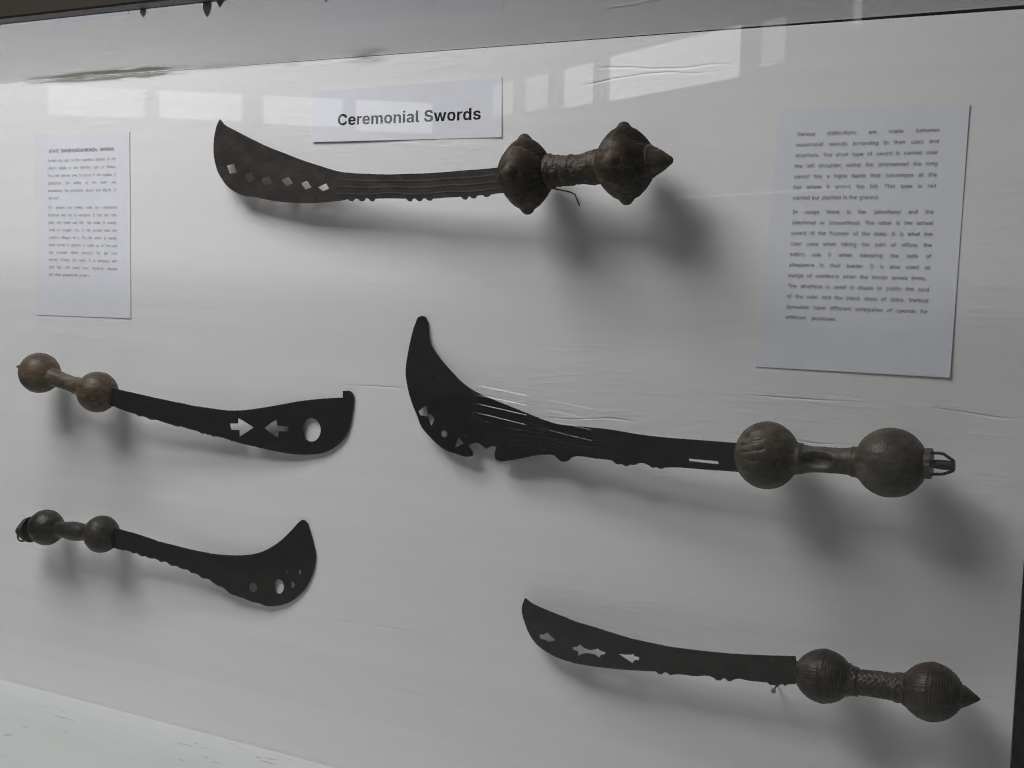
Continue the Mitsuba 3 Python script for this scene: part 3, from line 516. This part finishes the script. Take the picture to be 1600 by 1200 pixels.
def blade(key, S, thick, bsdf, seed, corner=38):
    o = Polygon(smoothed(S['outline'], corner)).buffer(0)
    if o.geom_type != 'Polygon':
        o = max(o.geoms, key=lambda g: g.area)
    hs = [Polygon(h).buffer(0.0006).buffer(-0.0003) for h in S['holes']]
    for h in hs:
        o = o.difference(h)
    if o.geom_type != 'Polygon':
        o = max(o.geoms, key=lambda g: g.area)
    o = o.simplify(0.00008)
    ccw = lambda r, s: np.array(r.coords)[:-1][::(1 if r.is_ccw == s else -1)]
    cs = manifold3d.CrossSection([ccw(o.exterior, True)] + [ccw(r, False) for r in o.interiors], manifold3d.FillRule.Positive)
    mm = cs.extrude(thick).refine_to_length(0.004).to_mesh()
    v, f = np.array(mm.vert_properties[:, :3], float), np.array(mm.tri_verts)
    xs, ds = np.array(S['depth']).T
    order = np.argsort(xs)
    X, Z, t = v[:, 0], v[:, 1], v[:, 2]
    q = np.stack([X * 55, Z * 55, np.full_like(X, seed)], -1)
    hammer = 0.0009 * (meshkit.fbm(q, 3, seed) - 0.5)
    Y = -np.interp(X, xs[order], ds[order]) * lift(S, Z) + thick / 2 - t + hammer
    m = trimesh.Trimesh(np.stack([X, Y, Z], -1), f, process=False)
    m.fix_normals()
    m = trimesh.graph.smooth_shade(m, angle=np.radians(30), facet_minarea=None)
    ext = np.array(o.exterior.segmentize(0.002).coords)
    gx = np.linspace(ext[:, 0].min() + 1e-4, ext[:, 0].max() - 1e-4, 160)
    lo, hi = [], []
    for g in gx:
        near = ext[np.abs(ext[:, 0] - g) < 0.003][:, 1]
        lo.append(near.min()); hi.append(near.max())
    lo, hi = (np.convolve(np.pad(a, 4, 'edge'), np.ones(9) / 9, 'valid') for a in (np.array(lo), np.array(hi)))
    l, h = np.interp(m.vertices[:, 0], gx, lo), np.interp(m.vertices[:, 0], gx, hi)
    uv = np.stack([m.vertices[:, 0], (m.vertices[:, 2] - l) / np.maximum(h - l, 1e-4)], -1)
    return part(key, 'blade', m, bsdf, True, uv=uv)

def axes_of(a, b):
    """Unit vectors along the handle from a to b, across it upwards, and towards the viewer."""
    a, b = np.array(a), np.array(b)
    u = (b - a) / np.linalg.norm(b - a)
    w = np.cross(u, [0, 0, 1.0]); w /= np.linalg.norm(w)
    if w[1] > 0: w = -w
    up = np.cross(w, u)
    if up[2] < 0: up = -up
    return u, up, w

def grid_ball(centre, ax, radius, nu=150, nv=110):
    """A closed surface round "centre": radius(d) gives its radius along unit directions d in (along, up, front) of the handle."""
    u, up, w = ax
    th, ph = np.meshgrid(np.linspace(0, np.pi, nv + 1), np.arange(nu) * 2 * np.pi / nu, indexing='ij')
    d = np.stack([np.cos(th), np.sin(th) * np.cos(ph), np.sin(th) * np.sin(ph)], -1)
    r = radius(d)[..., None]
    p = d * r
    v = np.array(centre) + p[..., :1] * u + p[..., 1:2] * up + p[..., 2:] * w
    i, j = np.meshgrid(np.arange(nv), np.arange(nu), indexing='ij')
    q = np.stack([i * nu + j, i * nu + (j + 1) % nu, (i + 1) * nu + (j + 1) % nu, (i + 1) * nu + j], -1).reshape(-1, 4)
    m = trimesh.Trimesh(v.reshape(-1, 3), np.vstack([q[:, [0, 1, 2]], q[:, [0, 2, 3]]]), process=False)
    if m.volume < 0: m.invert()
    return m

def lathe(pts, ax, disp=None, n_along=90, n_around=72, steps=True):
    """A turned piece through points (x, y, z, radius) along the handle; disp(t, angle) adds to the radius. Closed at the ends."""
    P = np.array(pts, float)
    s = np.concatenate([[0], np.cumsum(np.linalg.norm(np.diff(P[:, :3], axis=0), axis=1))])
    ss = np.linspace(0, s[-1], n_along)
    if steps:
        ss = np.unique(np.concatenate([ss, s]))
    from scipy.interpolate import PchipInterpolator
    C = np.stack([np.interp(ss, s, P[:, k]) for k in range(3)], -1)
    R = PchipInterpolator(s, P[:, 3])(ss)
    u, up, w = ax
    ang = np.arange(n_around) * 2 * np.pi / n_around
    rr = R[:, None] + (disp(ss[:, None] / s[-1], ang[None, :]) if disp else 0)
    v = C[:, None] + rr[..., None] * (np.cos(ang)[None, :, None] * up + np.sin(ang)[None, :, None] * w)
    n = len(ss)
    i, j = np.meshgrid(np.arange(n - 1), np.arange(n_around), indexing='ij')
    q = np.stack([i * n_around + j, i * n_around + (j + 1) % n_around, (i + 1) * n_around + (j + 1) % n_around, (i + 1) * n_around + j], -1).reshape(-1, 4)
    f = [q[:, [0, 1, 2]], q[:, [0, 2, 3]]]
    jj = np.arange(n_around)
    f.append(np.stack([np.full(n_around, n * n_around), (jj + 1) % n_around, jj], -1))
    f.append(np.stack([np.full(n_around, n * n_around + 1), (n - 1) * n_around + jj, (n - 1) * n_around + (jj + 1) % n_around], -1))
    m = trimesh.Trimesh(np.vstack([v.reshape(-1, 3), C[:1], C[-1:]]), np.vstack(f), process=False)
    if m.volume < 0: m.invert()
    return m

def lump(d, seed, k=3.0, amp=0.02):
    return 1 + amp * (meshkit.fbm(d * k + seed, 3, seed) - 0.5)

def plain(A, R, seed, amp=0.02, rings=0.0, pitch=0.0022):
    def f(d):
        r = 1 / np.sqrt((d[..., 0] / A) ** 2 + (d[..., 1] ** 2 + d[..., 2] ** 2) / R ** 2)
        r = r * lump(d, seed, 2.5, amp)
        if rings:
            r = r + rings * np.sin(2 * np.pi * d[..., 0] * A / pitch) * (np.abs(d[..., 0]) < 0.93)
        return r
    return f

def bossed(A, R, seed):
    """A swelling with four blunt bosses round its middle, chased all over with fine feathered lines."""
    e = 1.62
    def f(d):
        a, b, c = np.abs(d[..., 0]) / A, np.abs(d[..., 1]) / R, np.abs(d[..., 2]) / R
        r = (a ** e + b ** e + c ** e) ** (-1 / e)
        top = np.maximum(np.abs(d[..., 1]), np.abs(d[..., 2]))
        low = np.minimum(np.abs(d[..., 1]), np.abs(d[..., 2]))
        away = np.arccos(np.clip(top, -1, 1))
        knob = 0.0036 * np.exp(-(away / 0.17) ** 4) - 0.0006 * np.exp(-((away - 0.27) / 0.06) ** 2)
        feather = np.abs(d[..., 0]) * 1.0 + low * 0.72
        line = np.sin(feather * 78) * 0.0007 * np.clip((away - 0.2) / 0.1, 0, 1)
        rib = 0.0005 * np.exp(-(d[..., 0] / 0.025) ** 2) * (away > 0.25) + 0.0003 * np.exp(-((top - low) / 0.04) ** 2)
        return r * 0.985 * lump(d, seed, 2.2, 0.03) + knob + line + rib
    return f

def wrapped(A, R, seed, tip=0.0):
    """Turned ball covered in fine ribs: rings round it over most of it, a plain double band at the middle, patches of cross ribs."""
    def f(d):
        r = 1 / (np.abs(d[..., 0] / A) ** 1.9 + np.abs(np.hypot(d[..., 1], d[..., 2]) / R) ** 1.9) ** (1 / 1.9)
        x = d[..., 0]
        ang = np.arctan2(d[..., 2], d[..., 1])
        ring = np.sin(x * A / 0.0026 * 2 * np.pi)
        mer = 0.6 * np.sin(ang * 52)
        patch = (np.sin(ang * 3.0 + seed) > -0.4) | (x > 0.3)
        band = np.abs(x) < 0.06
        rel = np.where(band, 1.2 * np.cos(x / 0.06 * np.pi * 2), np.where(patch, ring, mer * np.clip(np.hypot(d[..., 1], d[..., 2]), 0, 1)))
        return r * lump(d, seed, 2.4, 0.02) + 0.00055 * rel * (np.abs(x) < 0.95)
    return f

def carved(A, R, seed):
    """A smooth wooden ball with a few short gouges cut into the front."""
    rng = np.random.default_rng(seed)
    cuts = [(-0.35, 0.62, 0.22, 0.05), (-0.10, 0.52, 0.26, 0.045), (-0.42, 0.40, 0.2, 0.04), (-0.05, 0.72, 0.2, 0.04), (-0.28, 0.22, 0.3, 0.03), (-0.15, -0.05, 0.24, 0.025), (0.12, 0.30, 0.1, 0.04), (-0.3, -0.25, 0.2, 0.025)]
    def f(d):
        r = 1 / np.sqrt((d[..., 0] / A) ** 2 + (d[..., 1] ** 2 + d[..., 2] ** 2) / R ** 2)
        cut = 0
        for a, b, la, lb in cuts:
            tilt = 0.18
            x, y = d[..., 0] - a, d[..., 1] - b
            cut = cut + np.exp(-((x + tilt * y) / la) ** 4 - ((y - tilt * x) / lb) ** 2) * (d[..., 2] > 0)
        return r * lump(d, seed, 2.4, 0.025) - 0.0016 * np.clip(cut, 0, 1.2)
    return f

def hilt_of(key, S, bsdf, shapes, grip_disp=None, fin=True, fin_disp=None):
    (c1, a1, r1), (c2, a2, r2) = S['balls']
    ax = axes_of(c1, c2)
    part(key, 'hilt_ball', grid_ball(c1, ax, shapes[0](a1, r1)), bsdf, True)
    part(key, 'grip', lathe(S['grip'], ax, grip_disp), bsdf, 50)
    part(key, 'pommel_ball', grid_ball(c2, ax, shapes[1](a2, r2)), bsdf, True)
    if fin:
        part(key, 'finial', lathe(S['fin'], ax, fin_disp, n_along=40, n_around=48), bsdf, 50)
    return ax

SW = 'sword'
# the topmost sword: brown blade with a row of diamond holes, chased brown hilt with bosses
k1 = thing('ceremonial_sword', 'topmost sword, brown blade with a row of diamond holes, ridged bossed hilt', SW)
blade(k1, SWORD_1, 0.0019, 'iron_1', 1)
def rough_grip(t, a):
    band = 0.0007 * (np.exp(-((t - 0.10) / 0.022) ** 2) + np.exp(-((t - 0.17) / 0.02) ** 2) + np.exp(-((t - 0.72) / 0.03) ** 2) + 0.8 * np.exp(-((t - 0.42) / 0.02) ** 2))
    p = np.stack(np.broadcast_arrays(t * 22, np.cos(a) * 4, np.sin(a) * 4), -1)
    return band + 0.0022 * (meshkit.fbm(p, 2, 3) - 0.5) + 0.0004 * np.sin(a * 30 + t * 40)
hilt_of(k1, SWORD_1, 'hilt_1', (lambda a, r: bossed(a, r, 3), lambda a, r: bossed(a, r, 8)), rough_grip, True, lambda t, a: 0.0006 * np.sin(a * 24) * np.clip(1 - 1.4 * t, 0, 1) + 0.0007 * np.exp(-((t - 0.36) / 0.03) ** 2))
part(k1, 'hanging_wire', tube([(-0.662, -0.052, 0.1010), (-0.645, -0.030, 0.0975), (-0.620, -0.008, 0.0925), (-0.6145, -0.004, 0.0895), (-0.611, -0.001, 0.0790), (-0.609, 0.002, 0.0735)], 0.0009), 'wire', True)

# the middle left sword: two arrows and a round hole
k2 = thing('ceremonial_sword', 'black sword with two arrow cut-outs and one round hole, plain brown ball hilt', SW)
blade(k2, SWORD_2, 0.0019, 'iron_2', 2)
hilt_of(k2, SWORD_2, 'hilt_2', (lambda a, r: plain(a, r, 5, 0.03), lambda a, r: plain(a, r, 6, 0.03)), lambda t, a: 0.0008 * (meshkit.fbm(np.stack(np.broadcast_arrays(t * 12, np.cos(a) * 2, np.sin(a) * 2), -1), 2, 9) - 0.5) + 0.0007 * np.exp(-((t - 0.78) / 0.03) ** 2))

# the lower left sword: upswept tip, small round holes
k3 = thing('ceremonial_sword', 'black sword with scalloped edge, upswept tip and small round holes', SW)
blade(k3, SWORD_3, 0.0019, 'iron_3', 3)
hilt_of(k3, SWORD_3, 'hilt_3', (lambda a, r: plain(a, r, 15, 0.05), lambda a, r: plain(a, r, 16, 0.05)), None, True, lambda t, a: 0.0016 * np.cos(4 * a) * np.sin(np.pi * t) + 0.0008 * np.sin(t * 30))
a = np.linspace(0.2, 2 * np.pi + 0.2, 25)
f0 = np.array(SWORD_3['fin'][3][:3])
part(k3, 'ring', tube([f0 + (0.0005 + 0.0095 * math.cos(q), -0.004 + 0.002 * math.sin(q), -0.0095 + 0.0078 * math.sin(q)) for q in a], 0.0014, 8), 'iron_fitting', True)

# the middle right sword: the longest, hooked black blade, brown wooden ball hilt
k4 = thing('ceremonial_sword', 'longest sword with hooked black blade, triangular cut-outs and two plain brown balls', SW)
blade(k4, SWORD_4, 0.0021, 'iron_4', 4)
def holed_grip(t, a):
    x, y = (t - 0.40) / 0.20, (a - np.pi / 2 + 0.05) / 0.62
    return -0.0105 * (1 / (1 + np.exp((np.sqrt(x * x + y * y) - 1) * 14))) + 0.0010 * (meshkit.fbm(np.stack(np.broadcast_arrays(t * 9, np.cos(a) * 2, np.sin(a) * 2), -1), 2, 4) - 0.5) + 0.0012 * np.exp(-((t - 0.14) / 0.03) ** 2) + 0.0012 * np.exp(-((t - 0.86) / 0.03) ** 2)
ax4 = hilt_of(k4, SWORD_4, 'hilt_4', (lambda a, r: carved(a, r, 3), lambda a, r: plain(a, r, 26, 0.03, 0.00012, 0.0035)), holed_grip, False)
F = np.array(SWORD_4['fin'])
part(k4, 'collar', lathe([[*F[0][:3], F[0][3] * 0.9], [*(F[0][:3] * 0.7 + F[1][:3] * 0.3), F[0][3]], [*F[1][:3], F[1][3]]], ax4, lambda t, a: 0.0006 * np.cos(16 * a), 20), 'hilt_4', 40)
u4, up4, w4 = ax4
e0, e1, e2 = F[1][:3], F[2][:3], F[3][:3]
fin4 = numbered(k4 + '__finial')
ends = [lathe([[*e0, 0.004], [*(e0 * .5 + e2 * .5), 0.0052], [*e2, 0.0045]], ax4, None, 12, 16)]
ends.append(lathe([[*(e2 - u4 * 0.0022), F[3][3] * 0.8], [*(e2 - u4 * 0.001), F[3][3]], [*e2, F[3][3] * 0.92]], ax4, None, 10, 24))
for q in np.arange(4) * np.pi / 2:
    r = math.cos(q) * up4 + math.sin(q) * w4
    ends.append(tube([e0 - u4 * 0.001 + r * F[1][3] * 0.72, e1 - u4 * 0.004 + r * F[2][3] * 0.92, e1 + r * F[2][3] * 0.88, e2 - u4 * 0.001 + r * F[3][3] * 0.85], 0.0016, 8))
scene[fin4] = mikit.ply(cat(ends), 'iron_fitting', 40)
labels[fin4] = {'label': 'black iron cage finial of thin bars'}

# the bottom right sword: arrows and a spiky figure, ribbed dark hilt
k5 = thing('ceremonial_sword', 'bottom right sword, dark blade with arrow cut-outs, ribbed dark brown balls', SW)
blade(k5, SWORD_5, 0.0019, 'iron_5', 5)
def bound_grip(t, a):
    p = np.stack(np.broadcast_arrays(t * 26, np.cos(a) * 5, np.sin(a) * 5), -1)
    return 0.0016 * (meshkit.fbm(p, 2, 13) - 0.5) + 0.0004 * np.sin(t * 60) * np.sin(a * 12)
hilt_of(k5, SWORD_5, 'hilt_5', (lambda a, r: wrapped(a, r, 1), lambda a, r: wrapped(a, r, 2)), bound_grip, True)

# a bent nail under the bottom right sword
n = thing('nail', 'small bent nail in the board under the blade of the bottom right sword', 'nail')
part(n, 'shank', tube([(-0.3372, 0.004, -0.4830), (-0.3370, -0.012, -0.4836), (-0.3368, -0.019, -0.4842)], 0.0011, 10), 'wire', True)
h = trimesh.creation.cylinder(0.0030, 0.0012, sections=20)
h.apply_transform(trimesh.transformations.rotation_matrix(math.pi / 2 - 0.15, [1, 0, 0])); h.apply_translation((-0.3367, -0.0194, -0.4843))
part(n, 'head', h, 'sealant', 30)
